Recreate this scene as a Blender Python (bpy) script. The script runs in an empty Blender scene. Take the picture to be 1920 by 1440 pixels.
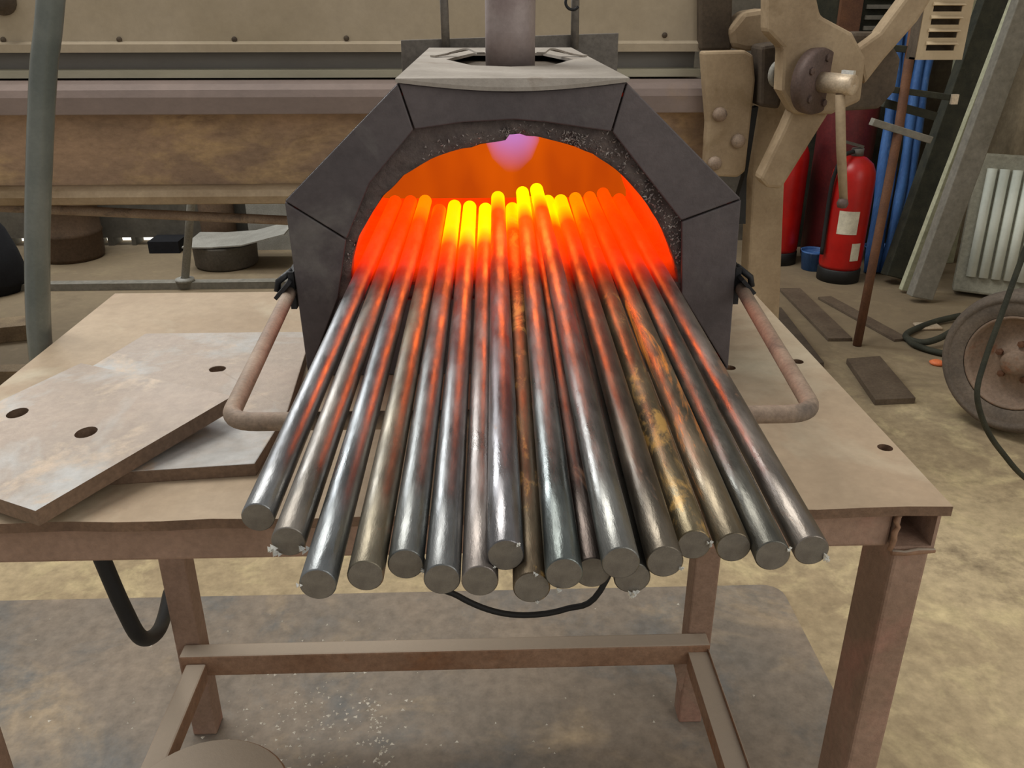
import bpy, math, random
from mathutils import Vector, Matrix, noise
from mathutils.geometry import tessellate_polygon
random.seed(7)
S = bpy.context.scene
COL = S.collection
PI = math.pi

# ---------------------------------------------------------------- camera, world, light, exposure
cam = bpy.data.objects.new('camera', bpy.data.cameras.new('camera'))
COL.objects.link(cam)
cam.data.sensor_width = 36.0
cam.data.lens = 36.0 * 1600.0 / 1920.0
cam.data.clip_start = 0.02
cam.location = (0, 0, 1.15)
cam.rotation_euler = (math.radians(90 - 24.2), 0, math.radians(-1.9))
S.camera = cam
S.view_settings.view_transform = 'Standard'
S.view_settings.look = 'None'
S.view_settings.gamma = 1.0
S.view_settings.use_curve_mapping = False
S.view_settings.exposure = -0.2

W = bpy.data.worlds.new('world'); S.world = W; W.use_nodes = True
bg = W.node_tree.nodes['Background']
bg.inputs[0].default_value = (1.0, 0.97, 0.93, 1)
bg.inputs[1].default_value = 0.50

def area(name, loc, target, sx, sy, power, color):
    l = bpy.data.lights.new(name, 'AREA'); l.shape = 'RECTANGLE'; l.size = sx; l.size_y = sy
    l.energy = power; l.color = color
    o = bpy.data.objects.new(name, l); COL.objects.link(o); o.location = loc
    d = Vector(target) - Vector(loc)
    o.rotation_euler = d.to_track_quat('-Z', 'Y').to_euler()
    return o
area('roof_skylight', (-1.4, 2.3, 4.4), (0, 1.0, 0), 2.2, 2.2, 150, (1.0, 0.98, 0.93))
area('high_window', (-1.9, 4.25, 2.35), (-0.1, 0.5, 0.9), 1.5, 1.3, 95, (0.95, 0.98, 1.0))
area('fill_behind_camera', (2.4, -1.6, 2.4), (0.4, 1.2, 0.6), 2.4, 2.2, 34, (1.0, 0.96, 0.88))  # unseen fill lamp added behind the camera to lift the front

# ---------------------------------------------------------------- helpers
def lin(c):
    return tuple((v/255/12.92 if v/255 <= 0.04045 else ((v/255+0.055)/1.055)**2.4) for v in c) + (1,)

class MB:
    def __init__(s): s.v = []; s.f = []; s.m = []; s.sm = []
    def add(s, vs, fs, m=0, sm=False):
        o = len(s.v); s.v += [tuple(v) for v in vs]
        for f in fs: s.f.append([i+o for i in f]); s.m.append(m); s.sm.append(sm)
    def box(s, x0, x1, y0, y1, z0, z1, m=0):
        s.add([(x,y,z) for z in (z0,z1) for y in (y0,y1) for x in (x0,x1)],
              [(0,2,3,1),(4,5,7,6),(0,1,5,4),(2,6,7,3),(0,4,6,2),(1,3,7,5)], m)
    def beam(s, a, b, w, h, up=(0,0,1), m=0):
        a = Vector(a); b = Vector(b); d = (b-a).normalized(); r = d.cross(Vector(up)).normalized(); u = r.cross(d)
        vs = [p + r*(w/2*i) + u*(h/2*j) for p in (a,b) for j in (-1,1) for i in (-1,1)]
        s.add(vs, [(0,1,3,2),(4,6,7,5),(0,4,5,1),(2,3,7,6),(0,2,6,4),(1,5,7,3)], m)
    def tube(s, pts, r, n=14, m=0, cap=True, mc=None):
        pts = [Vector(p) for p in pts]; k = len(pts)
        rr = r if isinstance(r, (list,tuple)) else [r]*k
        t0 = (pts[1]-pts[0]).normalized()
        u = t0.cross(Vector((0,0,1)));
        if u.length < 0.05: u = t0.cross(Vector((1,0,0)))
        u.normalize(); rings = []
        for i, p in enumerate(pts):
            t = (pts[min(i+1,k-1)]-pts[max(i-1,0)]).normalized()
            u = (u - t*u.dot(t)).normalized(); w = t.cross(u)
            rings.append([p + (u*math.cos(2*PI*j/n) + w*math.sin(2*PI*j/n))*rr[i] for j in range(n)])
        vs = [v for q in rings for v in q]
        fs = [(i*n+j, i*n+(j+1)%n, (i+1)*n+(j+1)%n, (i+1)*n+j) for i in range(k-1) for j in range(n)]
        s.add(vs, fs, m, True)
        if cap:
            s.add(rings[0], [list(range(n))[::-1]], m if mc is None else mc)
            s.add(rings[-1], [list(range(n))], m)
    def lathe(s, c, prof, n=28, axis=(0,0,1), m=0, sm=True):
        c = Vector(c); a = Vector(axis).normalized()
        u = a.cross(Vector((0,1,0)));
        if u.length < 0.1: u = a.cross(Vector((1,0,0)))
        u.normalize(); w = a.cross(u)
        vs = [c + a*z + (u*math.cos(2*PI*j/n)+w*math.sin(2*PI*j/n))*max(r,1e-5) for (r,z) in prof for j in range(n)]
        fs = [(i*n+j, i*n+(j+1)%n, (i+1)*n+(j+1)%n, (i+1)*n+j) for i in range(len(prof)-1) for j in range(n)]
        s.add(vs, fs, m, sm)
    def prism_y(s, poly, y0, y1, m=0):      # polygon in XZ extruded along Y
        n = len(poly)
        s.add([(x,y0,z) for x,z in poly]+[(x,y1,z) for x,z in poly],
              [list(range(n)), list(range(2*n-1,n-1,-1))]+[(i, i+n, (i+1)%n+n, (i+1)%n) for i in range(n)], m)
    def extrude(s, poly, vec, m=0):         # any 3D polygon swept along a vector
        n = len(poly); vec = Vector(vec); P = [Vector(p) for p in poly]
        s.add(P+[p+vec for p in P], [list(range(n)), list(range(2*n-1,n-1,-1))]+[(i, i+n, (i+1)%n+n, (i+1)%n) for i in range(n)], m)
    def plate(s, outer, holes, th, m=0, mh=None):   # plate with through holes: outer, holes = 3D loops of the top face
        loops = [[Vector(p) for p in outer]] + [[Vector(p) for p in h] for h in holes]
        tris = tessellate_polygon(loops)
        flat = [p for l in loops for p in l]
        dn = Vector((0,0,-th)); n = len(flat)
        s.add(flat+[p+dn for p in flat], [tuple(t) for t in tris]+[(t[0]+n,t[2]+n,t[1]+n) for t in tris], m)
        for li, l in enumerate(loops):
            k = len(l)
            s.add(l+[p+dn for p in l], [(i,(i+1)%k,(i+1)%k+k,i+k) for i in range(k)], m if mh is None else mh)
    def build(s, name, mats, parent=None, loc=None, bevel=0, fixn=True, label=None):
        me = bpy.data.meshes.new(name)
        org = Vector((0,0,0))
        if parent is not None: org = Vector(parent['_o'])
        elif loc is not None: org = Vector(loc)
        me.from_pydata([tuple(Vector(v)-org) for v in s.v], [], s.f)
        for i, p in enumerate(me.polygons): p.material_index = s.m[i]; p.use_smooth = s.sm[i]
        if not isinstance(mats, (list,tuple)): mats = [mats]
        for q in mats: me.materials.append(q)
        if fixn:
            import bmesh
            b = bmesh.new(); b.from_mesh(me)
            bmesh.ops.remove_doubles(b, verts=b.verts, dist=1e-6)
            bmesh.ops.recalc_face_normals(b, faces=b.faces)
            b.to_mesh(me); b.free()
        o = bpy.data.objects.new(name, me); COL.objects.link(o)
        if parent is not None: o.parent = parent
        else: o.location = org
        o['_o'] = list(org)
        if bevel:
            md = o.modifiers.new('bevel', 'BEVEL'); md.width = bevel; md.segments = 2; md.limit_method = 'ANGLE'; md.angle_limit = 0.6
        if label: o['label'] = label
        return o

def tag(o, label=None, cat=None, group=None, kind=None):
    if label: o['label'] = label
    if cat: o['category'] = cat
    if group: o['group'] = group
    if kind: o['kind'] = kind
    return o
def empty(name, loc, label, cat, group=None):
    o = bpy.data.objects.new(name, None); COL.objects.link(o); o.location = loc; o['_o'] = list(loc)
    o.empty_display_size = 0.05
    return tag(o, label, cat, group)
def smooth_path(P, k=8):
    P = [Vector(p) for p in P]; Q = [P[0]*2-P[1]] + P + [P[-1]*2-P[-2]]; out = []
    for i in range(1, len(Q)-2):
        for j in range(k):
            t = j/k; a,b,c,d = Q[i-1],Q[i],Q[i+1],Q[i+2]
            out.append(0.5*((2*b)+(c-a)*t+(2*a-5*b+4*c-d)*t*t+(3*b-a-3*c+d)*t**3))
    out.append(P[-1]); return out
def ring(c, r, n=20, ry=None):
    return [(c[0]+r*math.cos(2*PI*i/n), c[1]+(ry or r)*math.sin(2*PI*i/n), c[2]) for i in range(n)]

# ---------------------------------------------------------------- materials
def nt(name):
    m = bpy.data.materials.new(name); m.use_nodes = True
    t = m.node_tree; b = t.nodes['Principled BSDF']; return m, t, b
def N(t, typ, **k):
    n = t.nodes.new(typ)
    for a, v in k.items():
        if a.startswith('i_'): n.inputs[a[2:].replace('_',' ')].default_value = v
        else: setattr(n, a, v)
    return n
def noise_fac(t, vec, scale, detail=6, rough=0.6, lo=0.35, hi=0.65, dist=0.0):
    n = N(t, 'ShaderNodeTexNoise'); n.inputs['Scale'].default_value = scale; n.inputs['Detail'].default_value = detail
    n.inputs['Roughness'].default_value = rough; n.inputs['Distortion'].default_value = dist
    t.links.new(vec, n.inputs['Vector'])
    r = N(t, 'ShaderNodeMapRange'); r.inputs['From Min'].default_value = lo; r.inputs['From Max'].default_value = hi
    t.links.new(n.outputs['Fac'], r.inputs['Value'])
    return r.outputs['Result']
def mixc(t, fac, a, b, mode='MIX'):
    n = N(t, 'ShaderNodeMix', data_type='RGBA', blend_type=mode)
    for sock, v in ((n.inputs[0], fac), (n.inputs[6], a), (n.inputs[7], b)):
        if isinstance(v, (int,float)): sock.default_value = v
        elif isinstance(v, tuple): sock.default_value = v
        else: t.links.new(v, sock)
    return n.outputs[2]
def mat(name, c1, c2, scale=10, rough=0.75, metal=0.0, bump=0.2, patch=None, pscale=3, plo=0.55, phi=0.7, stretch=(1,1,1), fine=0.25, spec=0.35, patch2=None, p2scale=12, p2lo=0.6, p2hi=0.68):
    m, t, b = nt(name)
    tc = N(t, 'ShaderNodeTexCoord'); mp = N(t, 'ShaderNodeMapping'); mp.inputs['Scale'].default_value = stretch
    t.links.new(tc.outputs['Object'], mp.inputs['Vector']); v = mp.outputs['Vector']
    col = mixc(t, noise_fac(t, v, scale), lin(c1), lin(c2))
    if patch: col = mixc(t, noise_fac(t, v, pscale, 5, 0.65, plo, phi, 0.6), col, lin(patch))
    if patch2: col = mixc(t, noise_fac(t, v, p2scale, 7, 0.7, p2lo, p2hi, 0.3), col, lin(patch2))
    ff = noise_fac(t, v, scale*14, 4, 0.7, 0.3, 0.7)
    g = N(t, 'ShaderNodeMapRange'); g.inputs['To Min'].default_value = 1-fine; g.inputs['To Max'].default_value = 1+fine*0.6
    t.links.new(ff, g.inputs['Value'])
    vm = N(t, 'ShaderNodeVectorMath', operation='SCALE'); t.links.new(col, vm.inputs[0]); t.links.new(g.outputs[0], vm.inputs['Scale'])
    t.links.new(vm.outputs[0], b.inputs['Base Color'])
    b.inputs['Roughness'].default_value = rough; b.inputs['Metallic'].default_value = metal
    b.inputs['Specular IOR Level'].default_value = spec
    if bump:
        bp = N(t, 'ShaderNodeBump'); bp.inputs['Strength'].default_value = bump; bp.inputs['Distance'].default_value = 0.003
        t.links.new(ff, bp.inputs['Height']); t.links.new(bp.outputs[0], b.inputs['Normal'])
    return m
def plain(name, c, rough=0.6, metal=0.0, spec=0.4):
    return mat(name, c, tuple(int(v*0.82) for v in c), 18, rough, metal, 0.08, fine=0.12, spec=spec)
def emis(name, c, s):
    m, t, b = nt(name); b.inputs['Base Color'].default_value = lin(c)
    b.inputs['Emission Color'].default_value = lin(c); b.inputs['Emission Strength'].default_value = s
    return m

M = {}
M['floor'] = mat('concrete floor', (196,177,142), (168,149,118), 2.2, 0.85, 0, 0.25, patch=(208,190,148), pscale=7, plo=0.5, phi=0.66, patch2=(138,122,98), p2scale=3.0, p2lo=0.56, p2hi=0.68)
def floor_dirt_shade():  # darkens the far floor: real dirt, with some shade painted in
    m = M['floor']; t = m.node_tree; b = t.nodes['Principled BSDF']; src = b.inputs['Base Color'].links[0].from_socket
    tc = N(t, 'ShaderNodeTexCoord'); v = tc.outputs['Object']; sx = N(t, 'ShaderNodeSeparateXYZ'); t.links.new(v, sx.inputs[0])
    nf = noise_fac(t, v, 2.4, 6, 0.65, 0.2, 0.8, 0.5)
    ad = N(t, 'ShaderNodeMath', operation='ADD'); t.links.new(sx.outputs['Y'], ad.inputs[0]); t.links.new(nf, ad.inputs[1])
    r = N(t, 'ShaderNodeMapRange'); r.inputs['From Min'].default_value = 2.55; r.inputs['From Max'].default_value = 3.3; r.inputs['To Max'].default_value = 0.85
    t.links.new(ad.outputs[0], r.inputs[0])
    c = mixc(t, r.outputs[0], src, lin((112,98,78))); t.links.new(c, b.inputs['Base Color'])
floor_dirt_shade()
M['sheet'] = mat('dusty sheet steel', (150,136,120), (128,120,110), 3, 0.6, 0.0, 0.12, patch=(180,160,132), pscale=2.6, plo=0.52, phi=0.68, patch2=(116,116,114), p2scale=3.5, p2lo=0.5, p2hi=0.66)
M['table'] = mat('dusty bench plate', (182,162,137), (163,142,117), 4, 0.74, 0.0, 0.12, patch=(196,184,160), pscale=3.5, plo=0.52, phi=0.7, fine=0.1, patch2=(160,134,114), p2scale=5, p2lo=0.6, p2hi=0.72)
M['frame'] = mat('rusty painted tube', (158,130,112), (140,114,96), 9, 0.7, 0.0, 0.2, patch=(162,122,106), pscale=6, plo=0.5, phi=0.65, fine=0.18)
M['frame_dust'] = mat('dusty tube', (176,156,134), (154,128,106), 8, 0.75, 0.0, 0.15, patch=(148,112,84), pscale=9, plo=0.55, phi=0.68)
M['steelplate'] = mat('scoured steel plate', (178,160,144), (164,150,136), 6, 0.6, 0.0, 0.12, patch=(184,182,178), pscale=5, plo=0.48, phi=0.62, fine=0.12, patch2=(196,176,154), p2scale=11, p2lo=0.55, p2hi=0.66)
M['plateedge_shade'] = mat('raw and shaded plate edge', (138,114,94), (116,96,80), 14, 0.6, 0.2, 0.15)  # raw edges, with their shaded side also put into the colour
M['shell'] = mat('furnace enamel', (98,90,90), (82,76,77), 7, 0.55, 0.1, 0.12, patch=(106,102,99), pscale=8, plo=0.56, phi=0.7, fine=0.15)
M['shelltop'] = mat('furnace top dust', (166,158,148), (144,136,126), 12, 0.8, 0.0, 0.12, patch=(132,118,104), pscale=10, plo=0.58, phi=0.7, fine=0.12)
M['pipe'] = mat('burner tube', (160,148,144), (138,124,122), 12, 0.5, 0.3, 0.08, fine=0.1, patch=(132,112,110), pscale=6)
M['backplate'] = mat('grey plate', (118,112,104), (104,98,92), 10, 0.6, 0.2, 0.1)
M['topedge'] = mat('brown bench edge', (128,102,82), (104,82,66), 16, 0.7, 0.1, 0.2)  # darker brown for the bench rim and hole walls
M['bar'] = mat('dusty round bar', (160,142,124), (136,116,100), 20, 0.7, 0.1, 0.1, patch=(110,98,88), pscale=18)
M['lug'] = mat('black lug', (44,44,46), (30,30,32), 20, 0.5, 0.2, 0.1)
M['press'] = mat('dusty press panel', (176,162,140), (160,146,122), 2.5, 0.8, 0, 0.08, patch=(150,132,100), pscale=1.4, fine=0.08)
M['pressgrey'] = mat('press grey strip', (120,118,112), (108,102,96), 3, 0.6, 0.2, 0.05, stretch=(0.3,1,1), fine=0.08)
M['presslip'] = mat('press pale lip', (178,172,150), (150,146,128), 3, 0.7, 0, 0.05, stretch=(0.3,1,1), fine=0.08)
M['pressbeam'] = mat('press beam', (138,122,114), (124,110,104), 3, 0.65, 0.1, 0.08, patch=(150,126,100), pscale=3, stretch=(0.6,1,1), fine=0.1)
M['pressrust'] = mat('press rusty plate', (178,148,120), (148,124,102), 5, 0.8, 0, 0.1, patch=(190,160,120), pscale=4, plo=0.5, phi=0.62, fine=0.2, stretch=(0.7,1,1.3), patch2=(112,88,72), p2scale=3, p2lo=0.6, p2hi=0.75)
M['cast'] = mat('dusty casting', (170,150,122), (146,126,100), 8, 0.8, 0, 0.12, patch=(126,106,78), pscale=5, plo=0.55, phi=0.7, fine=0.12)
M['castdark'] = mat('dark casting', (92,80,66), (70,60,50), 8, 0.8, 0, 0.12)
M['flange'] = mat('hub flange', (104,86,80), (88,74,68), 14, 0.6, 0.2, 0.1)
M['shaft'] = mat('shaft steel', (214,200,178), (190,170,144), 16, 0.45, 0.3, 0.05)
M['hose'] = mat('rubber hose', (112,116,108), (92,98,92), 16, 0.28, 0.0, 0.05, fine=0.1, spec=0.6)
M['black'] = plain('black rubber', (34,34,34), 0.6)
M['wall'] = mat('workshop wall', (112,106,94), (90,86,78), 1.5, 0.9, 0, 0.1, patch=(76,72,66), pscale=1.0)
M['wallr'] = mat('tan wall', (178,160,130), (160,142,114), 2, 0.9, 0, 0.1)
M['red'] = mat('extinguisher red', (184,24,16), (150,14,12), 6, 0.35, 0, 0.03, fine=0.06, spec=0.5)
M['maroon'] = mat('maroon paint', (104,34,34), (78,26,30), 6, 0.5, 0, 0.05)
M['paper'] = plain('label paper', (222,214,190), 0.7)
M['blue'] = mat('blue plastic', (70,112,170), (48,84,140), 7, 0.5, 0, 0.1, stretch=(3,3,0.4), patch=(120,150,190), pscale=8)
M['greybeam'] = mat('grey beam', (136,132,122), (116,112,100), 3, 0.7, 0.1, 0.08)
M['olive'] = mat('olive beam', (62,62,50), (44,46,38), 20, 0.8, 0, 0.3)
M['pale'] = mat('pale green strip', (186,186,158), (160,160,132), 4, 0.7, 0, 0.05)
M['white'] = mat('white corrugated', (226,230,218), (204,210,198), 4, 0.6, 0, 0.03, fine=0.05)
M['locker'] = mat('locker frame', (150,148,132), (134,132,118), 5, 0.7, 0, 0.05)
M['louver'] = mat('louvre cover', (196,178,148), (180,160,130), 6, 0.7, 0, 0.05, fine=0.06)
M['rustbar'] = mat('brown bar', (112,76,52), (92,62,46), 12, 0.7, 0, 0.1)
M['barfl'] = mat('dusty flat bar', (104,90,74), (88,74,60), 8, 0.8, 0, 0.1)
M['tyre'] = mat('dusty tyre', (116,104,92), (92,84,76), 9, 0.85, 0, 0.2)
M['wheel'] = mat('wheel disc', (146,124,106), (122,104,88), 8, 0.7, 0.1, 0.1, patch=(134,84,56), pscale=9, plo=0.55)
M['drum'] = mat('brown drum', (104,84,66), (86,70,56), 6, 0.8, 0, 0.1)
M['greydrum'] = mat('grey drum', (110,104,96), (92,88,82), 6, 0.7, 0, 0.1)
M['dark'] = mat('dark cloth', (30,32,36), (22,22,26), 8, 0.9, 0, 0.1)
M['wood'] = mat('offcut wood', (150,130,100), (120,102,80), 12, 0.8, 0, 0.1)
M['post'] = mat('grey post', (160,158,150), (142,140,132), 12, 0.6, 0, 0.05)
M['gap'] = emis('daylight', (255,250,235), 2.2)
M['burr'] = mat('bright burr', (245,245,240), (214,214,208), 200, 0.3, 0.5, 0.0)
M['cut'] = mat('saw cut steel', (128,122,112), (110,104,96), 120, 0.5, 0.35, 0.15, fine=0.12)

def settle_dust(m, c, amt=0.85):
    t = m.node_tree; b = t.nodes['Principled BSDF']; src = b.inputs['Base Color'].links[0].from_socket
    g = N(t, 'ShaderNodeNewGeometry'); sx = N(t, 'ShaderNodeSeparateXYZ'); t.links.new(g.outputs['True Normal'], sx.inputs[0])
    r = N(t, 'ShaderNodeMapRange'); r.inputs['From Min'].default_value = 0.75; r.inputs['From Max'].default_value = 0.95; r.inputs['To Max'].default_value = amt
    t.links.new(sx.outputs['Z'], r.inputs[0])
    t.links.new(mixc(t, r.outputs[0], src, lin(c)), b.inputs['Base Color'])
M['frame_dust'] = mat('dusty tube', (158,126,102), (136,102,78), 8, 0.75, 0.0, 0.15, patch=(148,106,76), pscale=9, plo=0.55, phi=0.68)
settle_dust(M['frame_dust'], (176,164,148))
# refractory: dark crumbly at the mouth, glowing with heat further in (temperature rises with depth into the chamber)
def refractory():
    m, t, b = nt('refractory lining')
    tc = N(t, 'ShaderNodeTexCoord'); v = tc.outputs['Object']
    col = mixc(t, noise_fac(t, v, 60, 6, 0.7), lin((112,100,94)), lin((84,74,72)))
    col = mixc(t, noise_fac(t, v, 170, 3, 0.7, 0.66, 0.76), col, lin((160,152,146)))
    t.links.new(col, b.inputs['Base Color']); b.inputs['Roughness'].default_value = 0.9
    sx = N(t, 'ShaderNodeSeparateXYZ'); t.links.new(v, sx.inputs[0])
    r = N(t, 'ShaderNodeMapRange'); r.inputs['From Min'].default_value = -0.235; r.inputs['From Max'].default_value = -0.165
    t.links.new(sx.outputs['Y'], r.inputs['Value'])
    em = mixc(t, noise_fac(t, v, 14, 3, 0.5, 0.3, 0.7), lin((255,58,0)), lin((236,44,0)))
    t.links.new(em, b.inputs['Emission Color'])
    mm = N(t, 'ShaderNodeMath', operation='MULTIPLY'); mm.inputs[1].default_value = 1.15
    t.links.new(r.outputs[0], mm.inputs[0]); t.links.new(mm.outputs[0], b.inputs['Emission Strength'])
    bp = N(t, 'ShaderNodeBump'); bp.inputs['Strength'].default_value = 0.6; bp.inputs['Distance'].default_value = 0.004
    t.links.new(noise_fac(t, v, 90, 6, 0.7), bp.inputs['Height']); t.links.new(bp.outputs[0], b.inputs['Normal'])
    return m
M['refr'] = refractory()
def backglow():
    m, t, b = nt('hot back wall')
    tc = N(t, 'ShaderNodeTexCoord'); mp = N(t, 'ShaderNodeMapping'); mp.inputs['Scale'].default_value = (1,1,0.35)
    t.links.new(tc.outputs['Object'], mp.inputs[0])
    em = mixc(t, noise_fac(t, mp.outputs[0], 16, 2, 0.5, 0.35, 0.65), lin((200,84,2)), lin((168,66,4)))
    b.inputs['Base Color'].default_value = lin((90,60,40)); b.inputs['Roughness'].default_value = 0.9
    t.links.new(em, b.inputs['Emission Color']); b.inputs['Emission Strength'].default_value = 1.0
    return m
M['hotback'] = backglow()

def rod_material(i, tone, rust, heat, ys=1.0):
    # bare bar steel; the end inside the furnace is hot and gives off its own light
    m, t, b = nt('bar steel')
    tc = N(t, 'ShaderNodeTexCoord'); mp = N(t, 'ShaderNodeMapping'); mp.inputs['Scale'].default_value = (1,0.22,1); mp.inputs['Location'].default_value = (i*1.7, i*0.37, 0)
    t.links.new(tc.outputs['Object'], mp.inputs[0]); v = mp.outputs[0]
    base = mixc(t, noise_fac(t, v, 60, 5, 0.6), lin(tone), lin(tuple(int(c*0.7) for c in tone)))
    lo = 0.68 - 0.20*rust
    mp2 = N(t, 'ShaderNodeMapping'); mp2.inputs['Scale'].default_value = (1.5,0.14,1.5) if i == 15 else (1,0.35,1); mp2.inputs['Location'].default_value = (i*0.9+0.3, i*0.53, 0)
    t.links.new(tc.outputs['Object'], mp2.inputs[0])
    rf = noise_fac(t, mp2.outputs[0], 42, 7, 0.7, lo, lo+0.1, 0.5)
    base = mixc(t, rf, base, lin((226,140,54) if i == 15 else ((176,138,76) if rust > 0.6 else (128,96,74))))
    t.links.new(base, b.inputs['Base Color'])
    mt = N(t, 'ShaderNodeMapRange'); mt.inputs['To Min'].default_value = 0.85; mt.inputs['To Max'].default_value = 0.2
    t.links.new(rf, mt.inputs[0]); t.links.new(mt.outputs[0], b.inputs['Metallic'])
    rg = N(t, 'ShaderNodeMapRange'); rg.inputs['To Min'].default_value = 0.20+0.14*rust; rg.inputs['To Max'].default_value = 0.40+0.16*rust; t.links.new(noise_fac(t, v, 90, 4, 0.6), rg.inputs[0])

    bp = N(t, 'ShaderNodeBump'); bp.inputs['Strength'].default_value = 0.12; bp.inputs['Distance'].default_value = 0.001
    t.links.new(noise_fac(t, v, 160, 4, 0.7), bp.inputs['Height']); t.links.new(bp.outputs[0], b.inputs['Normal'])
    g = N(t, 'ShaderNodeNewGeometry'); sx = N(t, 'ShaderNodeSeparateXYZ'); t.links.new(g.outputs['Position'], sx.inputs[0])
    r = N(t, 'ShaderNodeMapRange'); r.inputs['From Min'].default_value = 0.74; r.inputs['From Max'].default_value = 1.24
    t.links.new(sx.outputs['Y'], r.inputs[0])
    cr = N(t, 'ShaderNodeValToRGB'); e = cr.color_ramp.elements
    def L(c, s=1): q = lin(c); return (q[0]*s, q[1]*s, q[2]*s, 1)
    r2 = N(t, 'ShaderNodeMapRange'); r2.inputs['From Min'].default_value = 0.45; r2.inputs['From Max'].default_value = 0.75; r2.inputs['To Max'].default_value = 0.17
    t.links.new(sx.outputs['Y'], r2.inputs[0])
    ad = N(t, 'ShaderNodeMath', operation='ADD'); t.links.new(rg.outputs[0], ad.inputs[0]); t.links.new(r2.outputs[0], ad.inputs[1]); t.links.new(ad.outputs[0], b.inputs['Roughness'])
    P_ = lambda y: (y-0.74)/0.5
    e[0].position = P_(0.76); e[0].color = (0,0,0,1)
    e[1].position = P_(0.89); e[1].color = L((255,46,0), 0.95)
    k = e.new(P_(0.80)); k.color = L((200,22,0), 0.06)
    k = e.new(P_(0.85)); k.color = L((230,30,0), 0.45)
    k = e.new(P_(ys-0.03)); k.color = L((255,58+20*heat,0))
    k = e.new(P_(ys)); k.color = L((255,60+110*heat,0))
    k = e.new(P_(ys+0.05)); k.color = L((255,62+192*heat,0))
    t.links.new(r.outputs[0], cr.inputs[0]); t.links.new(cr.outputs[0], b.inputs['Emission Color'])
    b.inputs['Emission Strength'].default_value = 1.2
    return m

# ---------------------------------------------------------------- the setting
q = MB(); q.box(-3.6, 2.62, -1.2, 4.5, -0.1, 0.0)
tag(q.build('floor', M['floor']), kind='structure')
q = MB(); q.box(-3.6, 2.62, 4.36, 4.5, 0.042, 3.2)
wb = tag(q.build('wall_back', M['wall']), kind='structure')
q = MB()
for a, b_ in ((-3.6,-2.42),(-2.25,-1.98),(-1.93,-1.90),(-1.81,-1.79),(-1.68,2.62)): q.box(a, b_, 4.36, 4.5, 0.0, 0.042)
q.build('wall_sill', M['wall'], wb)
q = MB(); q.box(-2.5, -1.6, 4.47, 4.49, 0.0, 0.041); q.build('daylight_gap', M['gap'], wb)
q = MB(); q.box(2.5, 2.62, 1.2, 4.36, 0.0, 3.2)
tag(q.build('wall_right', M['wallr']), kind='structure')

# steel sheet lying on the floor under the bench
q = MB()
out = []
for cx, cy, a0 in ((0.585,1.437,0),(-1.22,1.437,90),(-1.22,0.1,180),(0.585,0.1,270)):
    for k in range(6): a = math.radians(a0+k*18); out.append((cx+0.04*math.cos(a), cy+0.04*math.sin(a), 0.005))
q.plate(out, [], 0.005)
tag(q.build('floor_sheet', M['sheet'], loc=(-0.3,0.8,0)), 'large dusty grey steel sheet with rounded corners lying flat on the floor under the bench', 'metal sheet')

# mill scale and grit on that sheet
q = MB()
for i in range(420):
    if i < 260: x = random.gauss(-0.32,0.09); y = random.gauss(1.1,0.09)
    elif i < 330:
        s_ = random.random(); x = -0.22+0.05*s_+random.gauss(0,0.008); y = 1.18-0.18*s_
    else: x = random.uniform(-0.9,0.5); y = random.uniform(0.9,1.42)
    r = random.uniform(0.001,0.0042); a = random.random()*6
    vs = [(x+r*math.cos(a+k*2.1)*random.uniform(.6,1.4), y+r*math.sin(a+k*2.1), 0.0052) for k in range(3)] + [(x,y,0.0052+r*random.uniform(.4,1.0))]
    q.add(vs, [(0,1,2),(0,1,3),(1,2,3),(2,0,3)])
tag(q.build('scale_grit', mat('mill scale', (236,230,216), (196,188,172), 60, 0.6, 0.1, 0), loc=(-0.32,1.1,0)), 'pale flakes of mill scale and grit scattered on the floor sheet beneath the bench', 'debris', kind='stuff')

# ---------------------------------------------------------------- work bench
T = empty('work_bench', (-0.07,0.86,0), 'dusty welded steel workbench carrying the furnace, with rusty square-tube legs and rails', 'workbench')
X0, X1, Y0, Y1, H = -0.512, 0.373, 0.572, 1.147, 0.780
q = MB()
fe = [(X0 + (X1-X0)*k/24, Y0 + 0.0010*math.sin(k*1.7)+0.0006*math.sin(k*4.1), H) for k in range(25)]
q.plate(fe + [(X1,Y1,H),(X0,Y1,H)], [ring(p, 0.0068, 16) for p in ((0.35, 0.874, 0.78), (0.361, 0.671, 0.78), (0.269, 0.859, 0.78))], 0.009, mh=1)
q.build('bench_top', [M['table'], M['topedge']], T, bevel=0.0012)
zt = H-0.0095
q = MB(); q.box(X0+0.005, 0.333, 0.583, 0.621, zt-0.036, zt); q.build('front_rail', M['frame'], T, bevel=0.003)
q = MB(); q.box(X0+0.005, X1-0.005, 1.10, 1.138, zt-0.036, zt); q.build('back_rail', M['frame'], T, bevel=0.003)
def hollow(x0, x1, y0, y1, z0, z1, w, name, jag=0.0):
    q = MB(); n = 1
    o = [(x0,z0),(x1,z0),(x1,z1),(x0,z1)]; i = [(x0+w,z0+w),(x1-w,z0+w),(x1-w,z1-w),(x0+w,z1-w)]
    vs = [(x,y,z) for y in (y0,y1) for (x,z) in o+i]
    fs = []
    for k in range(4):
        l = (k+1)%4
        fs += [(k,l,l+4,k+4),(k+8,k+12,l+12,l+8),(k,k+8,l+8,l),(k+4,l+4,l+12,k+12)]
    q.add(vs, fs); return q.build(name, M['frame'], T)
hollow(0.3345, 0.3705, 0.580, 1.099, zt-0.037, zt, 0.003, 'side_rail')
hollow(X0+0.003, X0+0.039, 0.6215, 1.0995, zt-0.037, zt, 0.003, 'side_rail')
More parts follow.
